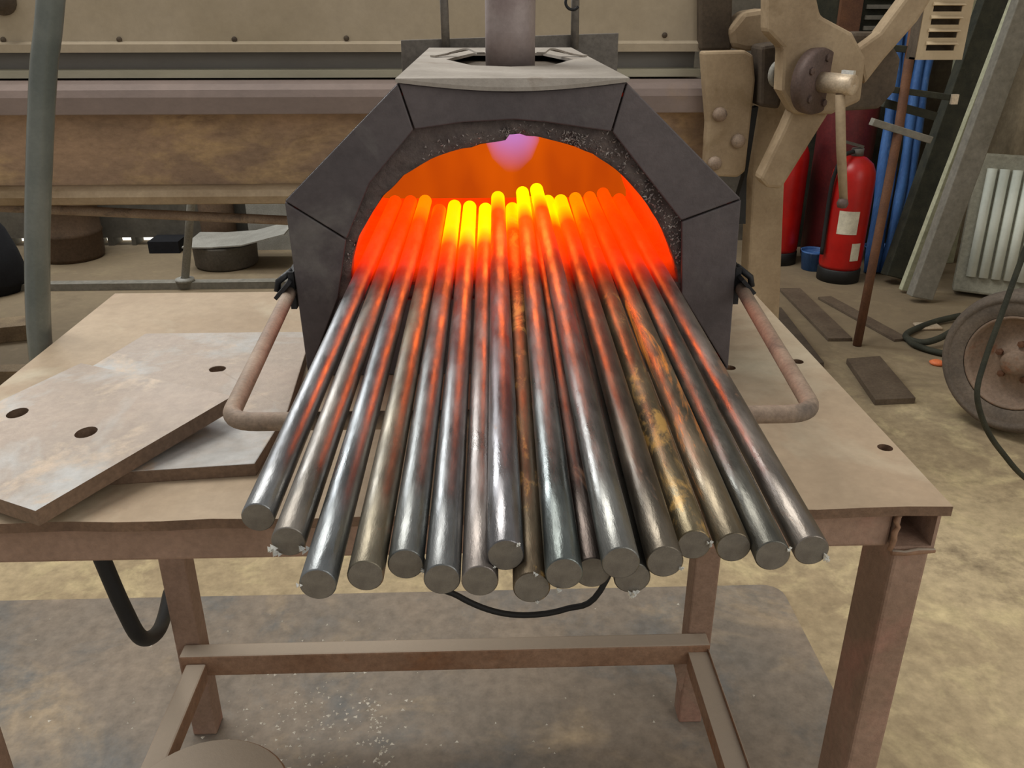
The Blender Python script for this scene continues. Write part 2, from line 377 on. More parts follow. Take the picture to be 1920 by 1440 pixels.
# torn weld lip round the open tube end
q = MB(); wl = [(0.334+random.uniform(-.002,.002), 0.578, zt-0.036+0.034*k/6) for k in range(7)]
q.tube(wl, [0.0018+random.random()*0.001 for _ in wl], 8)
q.tube([(0.334,0.578,zt-0.038),(0.345,0.577,zt-0.0385),(0.356,0.578,zt-0.0375),(0.371,0.579,zt-0.038)], [0.0028,0.0022,0.003,0.002], 8)
q.build('weld_bead', M['frame_dust'], T)
zl = zt-0.0375
for (a, b_, c, d) in ((0.3405,0.3705,0.584,0.640),(X0+0.004,X0+0.034,0.584,0.640)):
    q = MB(); q.box(a, b_, c, d, 0.005, zl); q.build('leg', M['frame'], T, bevel=0.003)
for (a, b_) in ((X0+0.004,X0+0.044),(0.326,0.366)):
    q = MB(); q.box(a, b_, 1.101, 1.141, 0.005, zl); q.build('leg', M['frame'], T, bevel=0.003)
q = MB(); q.box(-0.492, 0.356, 1.070, 1.1005, 0.163, 0.203); q.build('lower_rail', M['frame_dust'], T, bevel=0.003)
q = MB(); q.box(X0+0.030, X0+0.062, 0.6, 1.0695, 0.158, 0.190); q.build('lower_rail', M['frame_dust'], T, bevel=0.003)
q = MB(); q.box(0.320, 0.352, 0.6, 1.0695, 0.186, 0.190); q.box(0.320,0.324,0.6,1.0695,0.158,0.186); q.box(0.352,0.3535,0.6,1.0695,0.186,0.196)
q.build('lower_rail', M['frame_dust'], T, bevel=0.0015)
# small gusset at the rear right leg
q = MB(); q.extrude([(0.300,1.085,0.162),(0.326,1.085,0.162),(0.322,1.085,0.10),(0.318,1.085,0.09)], (0,0.006,0)); q.build('gusset', M['frame'], T)

# ---------------------------------------------------------------- plates on the bench
za = 0.7925
hole_l = (-0.286, 0.846, 0.792)
q = MB()
lo = [(-0.328, 0.626, 0.792), (-0.197, 0.639, 0.792), (-0.19, 0.742, 0.792), (-0.205,0.955,za), (-0.40,0.955,za), (-0.44,0.78,za)]
q.plate(lo, [ring(hole_l, 0.0085, 18)], 0.0122, mh=1)
tag(q.build('steel_plate', [M['steelplate'], M['plateedge_shade']], loc=(-0.3,0.8,0.7803), bevel=0.0015), 'flat steel plate with one drilled hole, lying directly on the bench under the tilted one', 'metal plate', 'loose drilled plates on the bench')
A = Vector((-0.41, 0.811, 0.815)); B = Vector((-0.232, 0.716, 0.82)); Cc = Vector((-0.339, 0.556, 0.801)); Dd = A+Cc-B
nrm = (B-A).cross(Dd-A).normalized()
if nrm.z < 0: nrm = -nrm
def onp(x, y):  # point of the tilted plate above x, y
    return (x, y, A.z - (nrm.x*(x-A.x)+nrm.y*(y-A.y))/nrm.z)
h1 = (-0.428, 0.714, 0.811); h2 = (-0.347, 0.669, 0.811)
q = MB()
mid = (Dd+Cc)/2
q.plate([A, B, Cc, Dd], [[onp(*p[:2]) for p in ring(h1,0.0095,18)], [onp(*p[:2]) for p in ring(h2,0.0095,18)]], 0.0135, mh=1)
o = tag(q.build('steel_plate', [M['steelplate'], M['plateedge_shade']], loc=tuple((B+Dd)/2 - Vector((0,0,0.0135))), bevel=0.001), 'thick steel plate with two drilled holes, tilted askew on top of the other plate', 'metal plate', 'loose drilled plates on the bench')

# ---------------------------------------------------------------- furnace
FY = 0.85; FB = 1.42
F = empty('gas_furnace', (0.034,1.1,0.78), 'dark grey octagonal gas forge furnace with a glowing arched mouth, standing on the bench', 'furnace')
OC = [(-0.192,0.7805),(-0.197,0.969),(-0.079,1.0795),(0.137,1.0795),(0.259,0.968),(0.265,0.7805)]
IC = [(-0.152,0.868),(-0.139,0.930),(-0.066,1.037),(0.125,1.034),(0.200,0.946),(0.206,0.868)]
def shrink(p, q_, k): return (p[0]+(q_[0]-p[0])*k, p[1]+(q_[1]-p[1])*k)
def facet(poly, name, gap=0.0009, y0=FY, y1=FY+0.006, lab=None):
    cx = sum(p[0] for p in poly)/len(poly); cz = sum(p[1] for p in poly)/len(poly)
    pp = []
    for p in poly:
        d = Vector((cx-p[0], cz-p[1])); d.normalize(); pp.append((p[0]+d.x*gap, p[1]+d.y*gap))
    q = MB(); q.prism_y(pp, y0, y1); return q.build(name, M['shell'], F, bevel=0.0012)
facet([OC[0], OC[1], IC[1], IC[0], (-0.152,0.872)][:4] + [], 'face_plate')
facet([OC[1], OC[2], IC[2], (-0.112,0.985), IC[1]], 'face_plate')
top_edge = [(OC[2][0]+(OC[3][0]-OC[2][0])*k/10, OC[2][1]-0.0075*math.sin(PI*k/10)) for k in range(11)]
facet(top_edge + [(IC[3][0],IC[3][1]), (0.06,1.043), (0.03,1.045), (-0.02,1.043), IC[2]], 'face_plate')
facet([OC[3], OC[4], IC[4], IC[3]], 'face_plate')
facet([OC[4], OC[5], IC[5], IC[4]], 'face_plate')
facet([(-0.152,0.866), (0.206,0.866), (0.265,0.7805), (-0.192,0.7805)], 'sill_plate')
# shell walls
q = MB(); th = 0.005
for k in (0,1,3,4):
    a, b_ = OC[k], OC[k+1]; d = Vector((b_[0]-a[0], b_[1]-a[1])).normalized(); n_ = Vector((d.y, -d.x))
    e = 0.0
    q.prism_y([a, b_, (b_[0]+n_.x*th, b_[1]+n_.y*th), (a[0]+n_.x*th, a[1]+n_.y*th)], FY+0.0062, FB)
q.box(-0.186, 0.259, FY+0.007, FB, 0.7806, 0.785)
q.prism_y([(x,z) for x,z in [(-0.187,0.785),(-0.191,0.967),(-0.077,1.074),(0.135,1.074),(0.253,0.966),(0.259,0.785)]], FB-0.004, FB)
q.build('shell', M['shell'], F)
# top plate, warped at the front edge, with the burner port cut in it
q = MB()
front = [(OC[2][0]-0.002+(OC[3][0]-OC[2][0]+0.004)*k/12, FY-0.003-0.004*math.sin(PI*k/12), 1.0835-0.0078*math.sin(PI*k/12)) for k in range(13)]
zt2 = 1.0835
hexh = [(-0.044,1.13,zt2),(-0.012,1.055,zt2-0.002),(0.033,1.040,zt2-0.0025),(0.082,1.055,zt2-0.002),(0.114,1.13,zt2),(0.085,1.27,zt2),(-0.012,1.27,zt2)]
q.plate(front + [(0.139,FB,zt2),(-0.081,FB,zt2)], [hexh], 0.0035)
q.build('top_plate', M['shelltop'], F)
for sgn in (-1, 1):
    q = MB()
    pth = smooth_path([(0.035+sgn*0.036,1.10,1.092),(0.035+sgn*0.05,1.16,1.094),(0.035+sgn*0.075,1.185,1.088),(0.035+sgn*0.098,1.17,1.085)], 5)
    for i in range(len(pth)-1): q.beam(pth[i], pth[i+1], 0.010, 0.0022)
    q.build('port_tab', M['shelltop'], F)
q = MB(); q.box(-0.0765, 0.1345, FY+0.03, FB-0.01, 1.0645, 1.070); q.build('insulation_board', M['castdark'], F)
# burner tube
q = MB(); q.tube([(0.034,1.088,1.0705),(0.034,1.088,1.12),(0.035,1.088,1.5),(0.037,1.088,2.3)], 0.0295, 32); q.build('burner_tube', M['pipe'], F)
# plate and rods standing behind the furnace
q = MB(); q.extrude([(-0.128,1.452,0.97),(0.218,1.452,0.97),(0.217,1.452,1.103),(-0.127,1.452,1.093)], (0,0.006,0)); bk = q.build('rear_plate', M['backplate'], F, bevel=0.001)
for xa in (-0.05, 0.10):
    q = MB(); q.box(xa,xa+0.02,1.4205,1.4515,0.98,1.03); q.build('rear_bracket', M['backplate'], F)
for (xa, xb) in ((-0.060,-0.052),(0.143,0.141)):
    q = MB(); q.tube([(xa+0.004,1.444,1.080),(xa+0.003,1.444,1.15),(xa,1.444,2.2)], 0.0065, 12); q.build('support_rod', M['backplate'], bk)
q = MB(); hk = [(0.141+0.011*math.cos(a), 1.434, 1.148+0.011*math.sin(a)) for a in [math.radians(v) for v in range(20,340,16)]]
q.tube(hk, 0.0022, 8); q.build('wire_loop', M['lug'], bk)

# refractory lining: arch chamber and crumbly mouth ring
half = [(-0.139,0.8795),(-0.1385,0.893),(-0.135,0.912),(-0.128,0.930),(-0.116,0.950),(-0.100,0.972),(-0.079,0.992),(-0.052,1.008),(-0.022,1.018),(0.008,1.0235),(0.022,1.0255),(0.026,1.031),(0.036,1.0315),(0.055,1.0285),(0.082,1.022),(0.108,1.012),(0.132,0.997),(0.152,0.978),(0.169,0.957),(0.184,0.934),(0.195,0.910),(0.202,0.893),(0.204,0.8795)]
inn = []
for i in range(len(half)-1):
    for k in range(3):
        t_ = k/3; inn.append((half[i][0]*(1-t_)+half[i+1][0]*t_, half[i][1]*(1-t_)+half[i+1][1]*t_))
inn.append(half[-1])
for k in range(1, 24): inn.append((0.204-(0.343)*k/24, 0.8795))
cx, cz = 0.034, 0.93
SH = [(-0.186,0.786),(-0.1905,0.966),(-0.0765,1.0725),(0.1345,1.0725),(0.2525,0.965),(0.2585,0.786)]
def outer_pt(p):
    d = Vector((p[0]-cx, p[1]-cz)); best = None
    for i in range(6):
        a = Vector(SH[i]); b_ = Vector(SH[(i+1)%6]); e = b_-a
        den = d.x*e.y - d.y*e.x
        if abs(den) < 1e-9: continue
        w = a - Vector((cx,cz)); t_ = (w.x*e.y - w.y*e.x)/den; s_ = (w.x*d.y - w.y*d.x)/den
        if t_ > 0 and -1e-6 <= s_ <= 1+1e-6 and (best is None or t_ < best): best = t_
    return (cx+d.x*best, cz+d.y*best)
inn_o = [0]; n = len(inn); rows = []
ys = [FY+0.010, FY+0.016, FY+0.024, FY+0.035, FY+0.05, FY+0.08, FY+0.12, FY+0.2, FY+0.3, FY+0.38, 1.285]
for k in range(9):                  # front face, from the outside in
    f = k/8; row = []
    for i, p in enumerate(inn):
        o_ = shrink(outer_pt(p), (cx,cz), 0.022); x = o_[0]+(p[0]-o_[0])*f; z = o_[1]+(p[1]-o_[1])*f
        y = FY+0.0075
        if 0.3 < f and p[1] > 0.885:
            y += 0.005*noise.noise(Vector((x*55, z*55, 3.0))) + 0.003*noise.noise(Vector((x*160, z*160, 1.0))) + 0.001
            y = max(y, FY+0.0066)
        row.append((x, y, z))
    rows.append(row)
for y in ys:
    row = []
    for i, p in enumerate(inn):
        j = 0.0022 if p[1] > 0.885 else 0.0
        d = Vector((p[0]-cx, p[1]-cz)).normalized()
        w = j*noise.noise(Vector((p[0]*70, y*60, p[1]*70)))
        ww = 0.012*min(1.0, max(0.0,(y-FY-0.02)/0.1)) if p[1] > 0.8796 else 0.0
        zz = p[1]+d.y*(w+ww)
        row.append((p[0]+d.x*(w+ww), y, max(zz, 0.8795) if p[1] > 0.8796 else 0.8795))
    rows.append(row)
q = MB()
q.add([v for r in rows for v in r], [(a*n+i, a*n+(i+1)%n, (a+1)*n+(i+1)%n, (a+1)*n+i) for a in range(len(rows)-1) for i in range(n)], 0, True)
q.add(rows[-1], [list(range(n))], 1)
q.build('refractory_lining', [M['refr'], M['hotback']], F, fixn=False)
q = MB()
for k in range(6):
    a = Vector(SH[k]); b_ = Vector(SH[(k+1)%6]); d = (b_-a).normalized(); n_ = Vector((d.y,-d.x))*0.002
    q.prism_y([tuple(a), tuple(b_), tuple(b_+n_), tuple(a+n_)], FY+0.0066, FB-0.006)
q.build('glow_baffle', M['castdark'], F)  # unseen dark liner added to stop chamber glow leaking at the seams
# loose wool tufts in the mouth ring, right side
q = MB()
for i in range(1700):
    if random.random() < 0.93: a = random.uniform(0.30, 1.0)
    else: a = random.uniform(0,0.2)
    s_ = a*(len(half)-1); k = int(s_); k = min(k, len(half)-2); t_ = s_-k
    p = (half[k][0]*(1-t_)+half[k+1][0]*t_, half[k][1]*(1-t_)+half[k+1][1]*t_)
    if p[0] < 0.075 and random.random() < 0.8: continue
    o_ = outer_pt(p); f = random.uniform(0.03,0.55)*(0.9 if p[0] > 0.1 else 0.4)
    x = p[0]+(o_[0]-p[0])*f; z = p[1]+(o_[1]-p[1])*f; y = FY+0.008
    if p[1] < 0.9: continue
    dx, dz = random.uniform(-1,1), random.uniform(-1,1); r = random.uniform(0.0008,0.0026)
    q.add([(x-dx*r,y,z-dz*r),(x+dx*r,y,z+dz*r),(x+dz*r*0.6,y,z-dx*r*0.6),(x,y-random.uniform(0.001,0.0035),z)], [(0,1,3),(1,2,3),(2,0,3),(0,2,1)])
q.build('wool_tufts', mat('ceramic wool', (206,198,190), (140,126,122), 120, 0.9, 0, 0, fine=0.3), F, label='frayed pale ceramic wool round the right of the mouth')['kind'] = 'stuff'
# U shaped rest bar on two lugs
zb = 0.8728
bl = [(-0.2035,0.865,zb), (-0.187, 0.627, 0.874), (0.242, 0.619, 0.874), (0.2715,0.865,zb)]
P0, P1, P2, P3 = [Vector(p) for p in bl]
P1 = Vector((P1.x, 0.556, zb)); P2 = Vector((P2.x, 0.556, zb))
def corner(a, b_, c, r=0.022, n_=7):
    d1 = (a-b_).normalized(); d2 = (c-b_).normalized(); A_ = b_+d1*r; C_ = b_+d2*r
    return [A_.lerp(b_, t_).lerp(b_.lerp(C_, t_), t_) for t_ in [k/n_ for k in range(n_+1)]]
q = MB(); q.tube([P0] + corner(P0,P1,P2) + corner(P1,P2,P3) + [P3], 0.0068, 18)
rb = q.build('rest_bar', M['bar'], F)
for sg, xw in ((-1,-0.198),(1,0.264)):
    q = MB()
    q.beam((xw+sg*0.002,0.852,0.887),(xw+sg*0.016,0.852,0.872), 0.03, 0.004, up=(0,1,0) if False else (0,0,1))
    q.tube([(xw+sg*0.001,0.862,0.895),(xw+sg*0.016,0.858,0.884),(xw+sg*0.018,0.857,0.874)], 0.0035, 8)
    q.box(xw-0.001 if sg>0 else xw-0.005, xw+0.005 if sg>0 else xw+0.001, 0.855, 0.885, 0.855, 0.895)
    q.build('lug', M['lug'], F)
# flame from the burner port, under the arch
fm, ft, fb = nt('gas flame'); ft.nodes.remove(fb)
lw = N(ft,'ShaderNodeLayerWeight'); lw.inputs[0].default_value = 0.35
tr = N(ft,'ShaderNodeBsdfTransparent'); emn = N(ft,'ShaderNodeEmission'); emn.inputs[0].default_value = lin((214,160,255)); emn.inputs[1].default_value = 1.0
tcf = N(ft,'ShaderNodeTexCoord'); sxf = N(ft,'ShaderNodeSeparateXYZ'); ft.links.new(tcf.outputs['Object'], sxf.inputs[0])
mr = N(ft,'ShaderNodeMapRange'); mr.inputs['From Min'].default_value = -0.058; mr.inputs['From Max'].default_value = -0.002; mr.inputs['To Max'].default_value = 0.5
ft.links.new(sxf.outputs['Z'], mr.inputs[0])
inv = N(ft,'ShaderNodeMath',operation='SUBTRACT'); inv.inputs[0].default_value = 1.0; ft.links.new(lw.outputs['Facing'], inv.inputs[1])
pw = N(ft,'ShaderNodeMath',operation='POWER'); pw.inputs[1].default_value = 2.0; ft.links.new(inv.outputs[0], pw.inputs[0])
ml = N(ft,'ShaderNodeMath',operation='MULTIPLY'); ft.links.new(pw.outputs[0], ml.inputs[0]); ft.links.new(mr.outputs[0], ml.inputs[1])
mx = N(ft,'ShaderNodeMixShader'); ft.links.new(ml.outputs[0], mx.inputs[0]); ft.links.new(tr.outputs[0], mx.inputs[1]); ft.links.new(emn.outputs[0], mx.inputs[2])
ft.links.new(mx.outputs[0], ft.nodes['Material Output'].inputs[0])
q = MB(); q.lathe((0.034,1.02,1.024), [(0.012,0.0),(0.030,-0.008),(0.032,-0.022),(0.024,-0.042),(0.0,-0.066)], 28)
tag(q.build('gas_flame', fm, loc=(0.034,1.02,1.024), fixn=False), 'pale violet gas flame under the top of the furnace mouth', 'flame')
lp = bpy.data.lights.new('chamber_glow', 'POINT'); lp.energy = 1.6; lp.specular_factor = 0.0; lp.color = (1.0,0.16,0.02); lp.shadow_soft_size = 0.05
lo_ = bpy.data.objects.new('chamber_glow', lp); COL.objects.link(lo_); lo_.location = (0.034, 1.02, 0.985)

# ---------------------------------------------------------------- the bars in the fire
RR = 0.00915
RODS = [(-0.1274, 0.405, -0.1257, 1.221, 0.889), (-0.1057, 0.381, -0.1037, 1.221, 0.889), (-0.0838, 0.344, -0.0832, 1.224, 0.889), (-0.0613, 0.35, -0.0605, 1.164, 0.889), (-0.0421, 0.359, -0.0406, 1.19, 0.889), (-0.0231, 0.346, -0.0194, 1.183, 0.889), (-0.0044, 0.344, 0.0024, 1.169, 0.889), (0.0084, 0.347, 0.0197, 1.183, 0.9019), (0.0208, 0.338, 0.0391, 1.171, 0.889), (0.0361, 0.335, 0.0557, 1.229, 0.8991), (0.0519, 0.349, 0.0707, 1.215, 0.889), (0.0626, 0.332, 0.0748, 1.212, 0.9069), (0.071, 0.344, 0.0916, 1.218, 0.889), (0.0864, 0.343, 0.1059, 1.173, 0.899), (0.1081, 0.371, 0.1325, 1.235, 0.889), (0.1282, 0.368, 0.154, 1.241, 0.889), (0.1463, 0.36, 0.1768, 1.267, 0.889), (0.168, 0.364, 0.1944, 1.225, 0.889)]
G = (128,128,126)
STY = [  # tone, rust, heat, label
 ((150,152,154),0.15,0.0,'steel bar at the far left end of the row'),
 ((146,140,132),0.45,0.0,'second steel bar from the left, with a burred, torn cut end'),
 ((136,140,142),0.15,0.4,'third steel bar from the left, grey, reaching lowest of the three leftmost bars'),
 ((142,134,116),0.60,0.1,'fourth steel bar from the left, dull tan-grey with light rust'),
 ((134,136,134),0.25,0.9,'fifth steel bar from the left, its end set back behind its neighbours'),
 ((132,134,134),0.15,1.0,'sixth steel bar from the left, smooth grey, just right of the set-back bar'),
 ((146,138,132),0.35,1.0,'seventh steel bar from the left, just left of the raised middle bar'),
 ((134,132,134),0.20,0.9,'steel bar lying raised on its neighbours, left of the centre of the row'),
 ((118,104,84),0.70,0.8,'brownish steel bar half hidden under the raised middle bar, its end lowest of all'),
 ((124,130,128),0.10,1.0,'dark polished steel bar immediately right of the brownish half-hidden one'),
 ((96,86,80),0.45,0.4,'narrow dark steel bar mostly hidden between two bars right of centre'),
 ((132,132,128),0.10,1.0,'raised shiny steel bar right of centre, lying over the half-hidden bars'),
 ((100,98,92),0.30,0.9,'dark steel bar under the raised shiny bar, with a bright burr below its end'),
 ((116,108,96),0.40,0.8,'dark brown-grey steel bar right of the raised shiny bar'),
 ((134,122,98),0.66,0.4,'fourth steel bar from the right, mottled with yellow-brown rust'),
 ((132,120,100),0.64,0.15,'third steel bar from the right, with bright orange rust streaks'),
 ((122,120,112),0.20,0.05,'second steel bar from the right, smooth dark grey'),
 ((140,132,124),0.40,0.0,'steel bar at the far right end of the row, with a burr on its end'),
]
YS = [1.1,1.1,1.10,1.12,0.985,0.975,0.985,1.10,1.05,1.07,1.1,1.09,1.06,1.05,1.10,1.12,1.12,1.12]
burrs = {1:[(-0.9,-0.3,0.0035),(-0.7,-0.6,0.003),(0.9,-0.5,0.0035)], 2:[(-0.98,0.0,0.0018)], 4:[(0.95,-0.4,0.0016)], 7:[(0.65,0.72,0.0014),(-0.6,-0.7,0.001)], 8:[(0.2,0.95,0.0016),(0.3,-0.9,0.0013)], 9:[(-0.3,-0.96,0.002)],
         12:[(0.0,-0.98,0.0028),(0.3,-0.94,0.0022)], 13:[(0.9,-0.4,0.0015)], 14:[(0.85,0.15,0.0022)], 16:[(0.85,0.5,0.0018)], 17:[(0.9,-0.4,0.003)]}
for i, (xf, yf, xr, yr, z) in enumerate(RODS):
    tone, rust, heat, lab = STY[i]
    a = Vector((xf,yf,z)); b_ = Vector((xr,yr,z)); L_ = (b_-a).length; d = (b_-a).normalized()
    tilt = random.uniform(-0.04,0.04)
    q = MB()
    pts = [a, a+d*0.0006] + [a+d*(L_*k/12) for k in range(1,12)] + [b_-d*0.004, b_-d*0.0012, b_]
    rr = [RR*0.93, RR] + [RR]*11 + [RR, RR*0.9, RR*0.6]
    q.tube(pts, rr, 36, 0, True, 1)
    o = tag(q.build('steel_bar', [rod_material(i, tone, rust, heat, YS[i]), M['cut']], loc=tuple(a)), lab, 'steel bar', 'round steel bars heating in the furnace')
    if i in burrs:
        q = MB()
        for (bx, bz, r) in burrs[i]:
            c = a + Vector((bx*RR, -0.0005, bz*RR))
            for k in range(5):
                w = Vector((random.uniform(-1,1), random.uniform(-0.6,0.2), random.uniform(-1,1)))*r*0.6
                q.add([c+w+Vector((r*0.5,0,0)), c+w+Vector((-r*0.3,0,r*0.5)), c+w+Vector((-r*0.3,-r*0.2,-r*0.5)), c+w+Vector((0,-r*0.7,0))], [(0,1,3),(1,2,3),(2,0,3),(0,2,1)])
        q.build('burr', M['burr'], o)

# ---------------------------------------------------------------- hose at the left
HS = empty('supply_hose', (-0.55,0.985,0.3), 'thick grey-green hose, shaded lower length coloured black, hanging past the left edge of the bench', 'hose')
q = MB()
q.tube(smooth_path([(-0.27,0.99,1.9),(-0.375,0.99,1.4),(-0.448, 0.99, 1.15),(-0.47, 0.99, 1.083),(-0.496, 0.99, 0.987),(-0.523, 0.99, 0.877),(-0.543, 0.985, 0.759),(-0.553,0.985,0.62)],6), 0.0137, 20)
q.build('upper_length', M['hose'], HS)
q = MB()
q.tube(smooth_path([(-0.553,0.985,0.619),(-0.529, 0.985, 0.456),(-0.515, 0.985, 0.369),(-0.507, 1.0, 0.303),(-0.527, 1.1, 0.234),(-0.557, 1.22, 0.204),(-0.587, 1.33, 0.203),(-0.58,1.45,0.55)],6), 0.0112, 20)
q.build('lower_length', M['black'], HS, label='lower length of the hose, its shade coloured in as black')  # same grey-green hose; the shade under the bench is painted as black
q = MB()
q.tube(smooth_path([(-0.16,1.02,0.7325),(-0.12,0.99,0.60),(-0.084, 0.95, 0.448),(-0.042, 0.95, 0.405),(0.006, 0.95, 0.378),(0.054, 0.95, 0.37),(0.106, 0.95, 0.379),(0.153, 0.95, 0.409),(0.205,0.98,0.55),(0.25,1.02,0.7325)],6), 0.0042, 12)
tag(q.build('cable', M['black'], loc=(0.05,0.95,0.37)), 'black cable sagging in an arc beneath the bench, behind the ends of the bars', 'cable')

# ---------------------------------------------------------------- round stool under the bench
st = empty('round_stool', (-0.35,0.775,0), 'low round dusty metal stool under the bench, only its top in view', 'stool')
q = MB(); q.lathe((-0.354,0.752,0.245), [(0,-0.006),(0.1,-0.006),(0.106,-0.003),(0.106,0.004),(0.103,0.007),(0,0.007)], 40); q.build('seat', M['frame_dust'], st)
for k in range(3):
    a = 0.7+k*2*PI/3
    q = MB(); q.tube([(-0.354+0.07*math.cos(a),0.752+0.07*math.sin(a),0.239),(-0.354+0.11*math.cos(a),0.752+0.11*math.sin(a),0.0055)], 0.008, 10); q.build('leg', M['frame'], st)

# ---------------------------------------------------------------- the long press behind the bench
PR = empty('plate_press', (-0.8,2.5,0), 'long dusty tan plate bending press running along the back behind the furnace', 'machine')
xl = -2.35
def prof_x(poly, x0, x1, name, m, bevel=0):   # YZ profile swept along X
    q = MB(); q.extrude([(x0,y,z) for y,z in poly], (x1-x0,0,0)); return q.build(name, m, PR, bevel=bevel)
prof_x([(2.20,1.050),(2.20,1.30),(3.0,1.30),(3.0,1.050)], xl, 0.525, 'upper_apron', M['press'], 0.004)
prof_x([(2.185,1.038),(2.185,1.056),(2.1995,1.062),(2.1995,1.038)], xl, 0.525, 'apron_lip', M['press'])
prof_x([(2.215,0.990),(2.215,1.0375),(2.33,1.0375),(2.33,0.990)], xl, 0.520, 'clamp_strip', M['pressgrey'])
prof_x([(2.185,0.981),(2.185,0.998),(2.214,1.000),(2.214,0.981)], xl, 0.530, 'lower_lip', M['presslip'])
prof_x([(2.13,0.903),(2.13,0.942),(2.136,0.958),(2.150,0.970),(2.175,0.976),(2.9,0.976),(2.9,0.903)], xl, 0.535, 'bed_beam', M['pressbeam'], 0.002)
prof_x([(2.19,0.728),(2.19,0.9025),(2.30,0.9025),(2.30,0.728)], xl, 0.562, 'apron_plate', M['pressrust'])
prof_x([(2.14,0.690),(2.135,0.708),(2.145,0.722),(2.17,0.7275),(2.33,0.7275),(2.33,0.682),(2.17,0.682)], xl, 0.40, 'bottom_flange', M['cast'])
for (px, z) in ((-1.123,1.066),(-0.854,1.066),(-0.585,1.066),(-0.321,1.068),(0.22,1.072),(0.44,1.074),(-1.39,1.066)):
    q = MB(); q.lathe((px,2.1995,z), [(0.0065,0),(0.006,0.003),(0.0,0.004)], 14, axis=(0,-1,0)); q.build('rivet', M['castdark'], PR)
q = MB(); q.lathe((-1.105,2.1995,1.150), [(0.032,0),(0.032,0.01),(0.022,0.013),(0.022,0.03),(0,0.032)], 20, axis=(0,-1,0)); q.build('knob', M['castdark'], PR)
q = MB(); q.tube([(-1.337, 2.3, 0.653), (-0.5, 2.3, 0.607), (0.45,2.3,0.56)], 0.0125, 14); q.build('tie_rod', M['bar'], PR)
q = MB(); q.box(xl-0.12, xl-0.001, 2.05, 3.0, 0.0, 1.35); q.build('side_frame', M['cast'], PR, bevel=0.01)
# right end bracket
bx = [(0.507, 2.08, 1.043), (0.605, 2.08, 1.045), (0.625, 2.08, 1.035), (0.636, 2.08, 0.981), (0.636, 2.08, 0.886), (0.636, 2.08, 0.771), (0.619, 2.08, 0.757), (0.538, 2.08, 0.761), (0.534, 2.08, 0.886), (0.517, 2.08, 0.982)]
q = MB(); q.extrude(bx, (0,0.045,0)); br = q.build('end_bracket', M['cast'], PR, bevel=0.006)
for p in ((0.559, 2.08, 0.905), (0.609, 2.08, 0.844), (0.558, 2.08, 0.792)):
    q = MB(); q.lathe(p, [(0.017,0),(0.016,0.010),(0.010,0.016),(0,0.017)], 12, axis=(0,-1,0)); q.build('bolt', M['bar'], br)
q = MB(); q.extrude([(0.505, 2.17, 1.218), (0.583, 2.17, 1.218), (0.598, 2.17, 1.041), (0.521, 2.17, 1.041)], (0,0.12,0)); q.build('column', M['castdark'], PR, bevel=0.006)
q = MB(); q.extrude([(0.582, 2.15, 1.088), (0.612, 2.15, 1.126), (0.668, 2.15, 1.134), (0.692, 2.15, 1.045), (0.628, 2.15, 1.04), (0.596, 2.15, 1.047)], (0,0.08,0)); q.build('bearing_cap', M['cast'], PR, bevel=0.012)
# leg post to the floor
q = MB(); q.extrude([(0.668,2.16,0.93),(0.745,2.16,0.93),(0.80,2.16,0.34),(0.81,2.16,0.0),(0.70,2.16,0.0),(0.705,2.16,0.36)], (0,0.07,0)); q.build('leg', M['cast'], PR, bevel=0.006)
q = MB(); q.extrude([(0.635, 2.06, 1.056), (0.685, 2.06, 1.063), (0.702, 2.06, 0.971), (0.694, 2.06, 0.918), (0.647, 2.06, 0.924)], (0,0.09,0)); q.build('gear_case', M['castdark'], PR, bevel=0.008)
q = MB(); q.lathe((0.676, 2.05, 0.997), [(0.030,0),(0.030,0.012),(0.020,0.014),(0.020,0.004),(0,0.004)], 24, axis=(0.5,-1,0)); q.build('gear_plate', M['post'], PR)
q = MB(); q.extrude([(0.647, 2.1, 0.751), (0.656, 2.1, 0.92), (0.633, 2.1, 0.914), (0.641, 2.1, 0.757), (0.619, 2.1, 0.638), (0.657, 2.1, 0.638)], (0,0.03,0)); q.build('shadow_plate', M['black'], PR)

# crank casting: three arms, hub, flange, shaft, key, thin lever
CK = empty('crank_wheel', (0.78,2.0,0.9), 'heavy three-armed cast crank with bolted hub and bright shaft, right of the press', 'crank')
def arm(poly, y, d, name, m=M['cast'], bev=0.008):
    q = MB(); q.extrude([Vector(p) for p in poly], (0,d,0)); return q.build(name, m, CK, bevel=bev)
yc = 1.965
arm([(0.601, 1.965, 1.212), (0.691, 1.965, 1.212), (0.727, 1.965, 1.12), (0.802, 1.965, 1.086), (0.84, 1.965, 1.034), (0.844, 1.965, 0.945), (0.782, 1.965, 0.917), (0.698, 1.965, 0.917), (0.66, 1.965, 0.968), (0.653, 1.965, 1.056), (0.616, 1.965, 1.088)], yc, 0.06, 'crank_body')
arm([(0.705, 1.99, 0.943), (0.79, 1.99, 0.925), (0.733, 1.99, 0.813), (0.699, 1.99, 0.746), (0.663, 1.99, 0.75), (0.643, 1.99, 0.77), (0.686, 1.99, 0.885)], yc, 0.05, 'crank_arm')
arm([(0.831, 2.0, 1.054), (0.876, 2.0, 1.087), (0.93, 2.0, 1.172), (0.989, 2.0, 1.172), (0.957, 2.0, 1.108), (0.898, 2.0, 1.032), (0.861, 2.0, 0.976)], yc, 0.05, 'crank_arm', M['cast'])
arm([(0.829, 2.03, 1.086), (0.901, 2.03, 1.086), (0.948, 2.03, 1.03), (0.948, 2.03, 0.961), (0.918, 2.03, 0.921), (0.807, 2.03, 0.915)], yc, 0.05, 'crank_web', M['castdark'])
ax = Vector((0.60,-0.80,-0.02)).normalized()
hc = Vector((0.734, 1.955, 0.988))
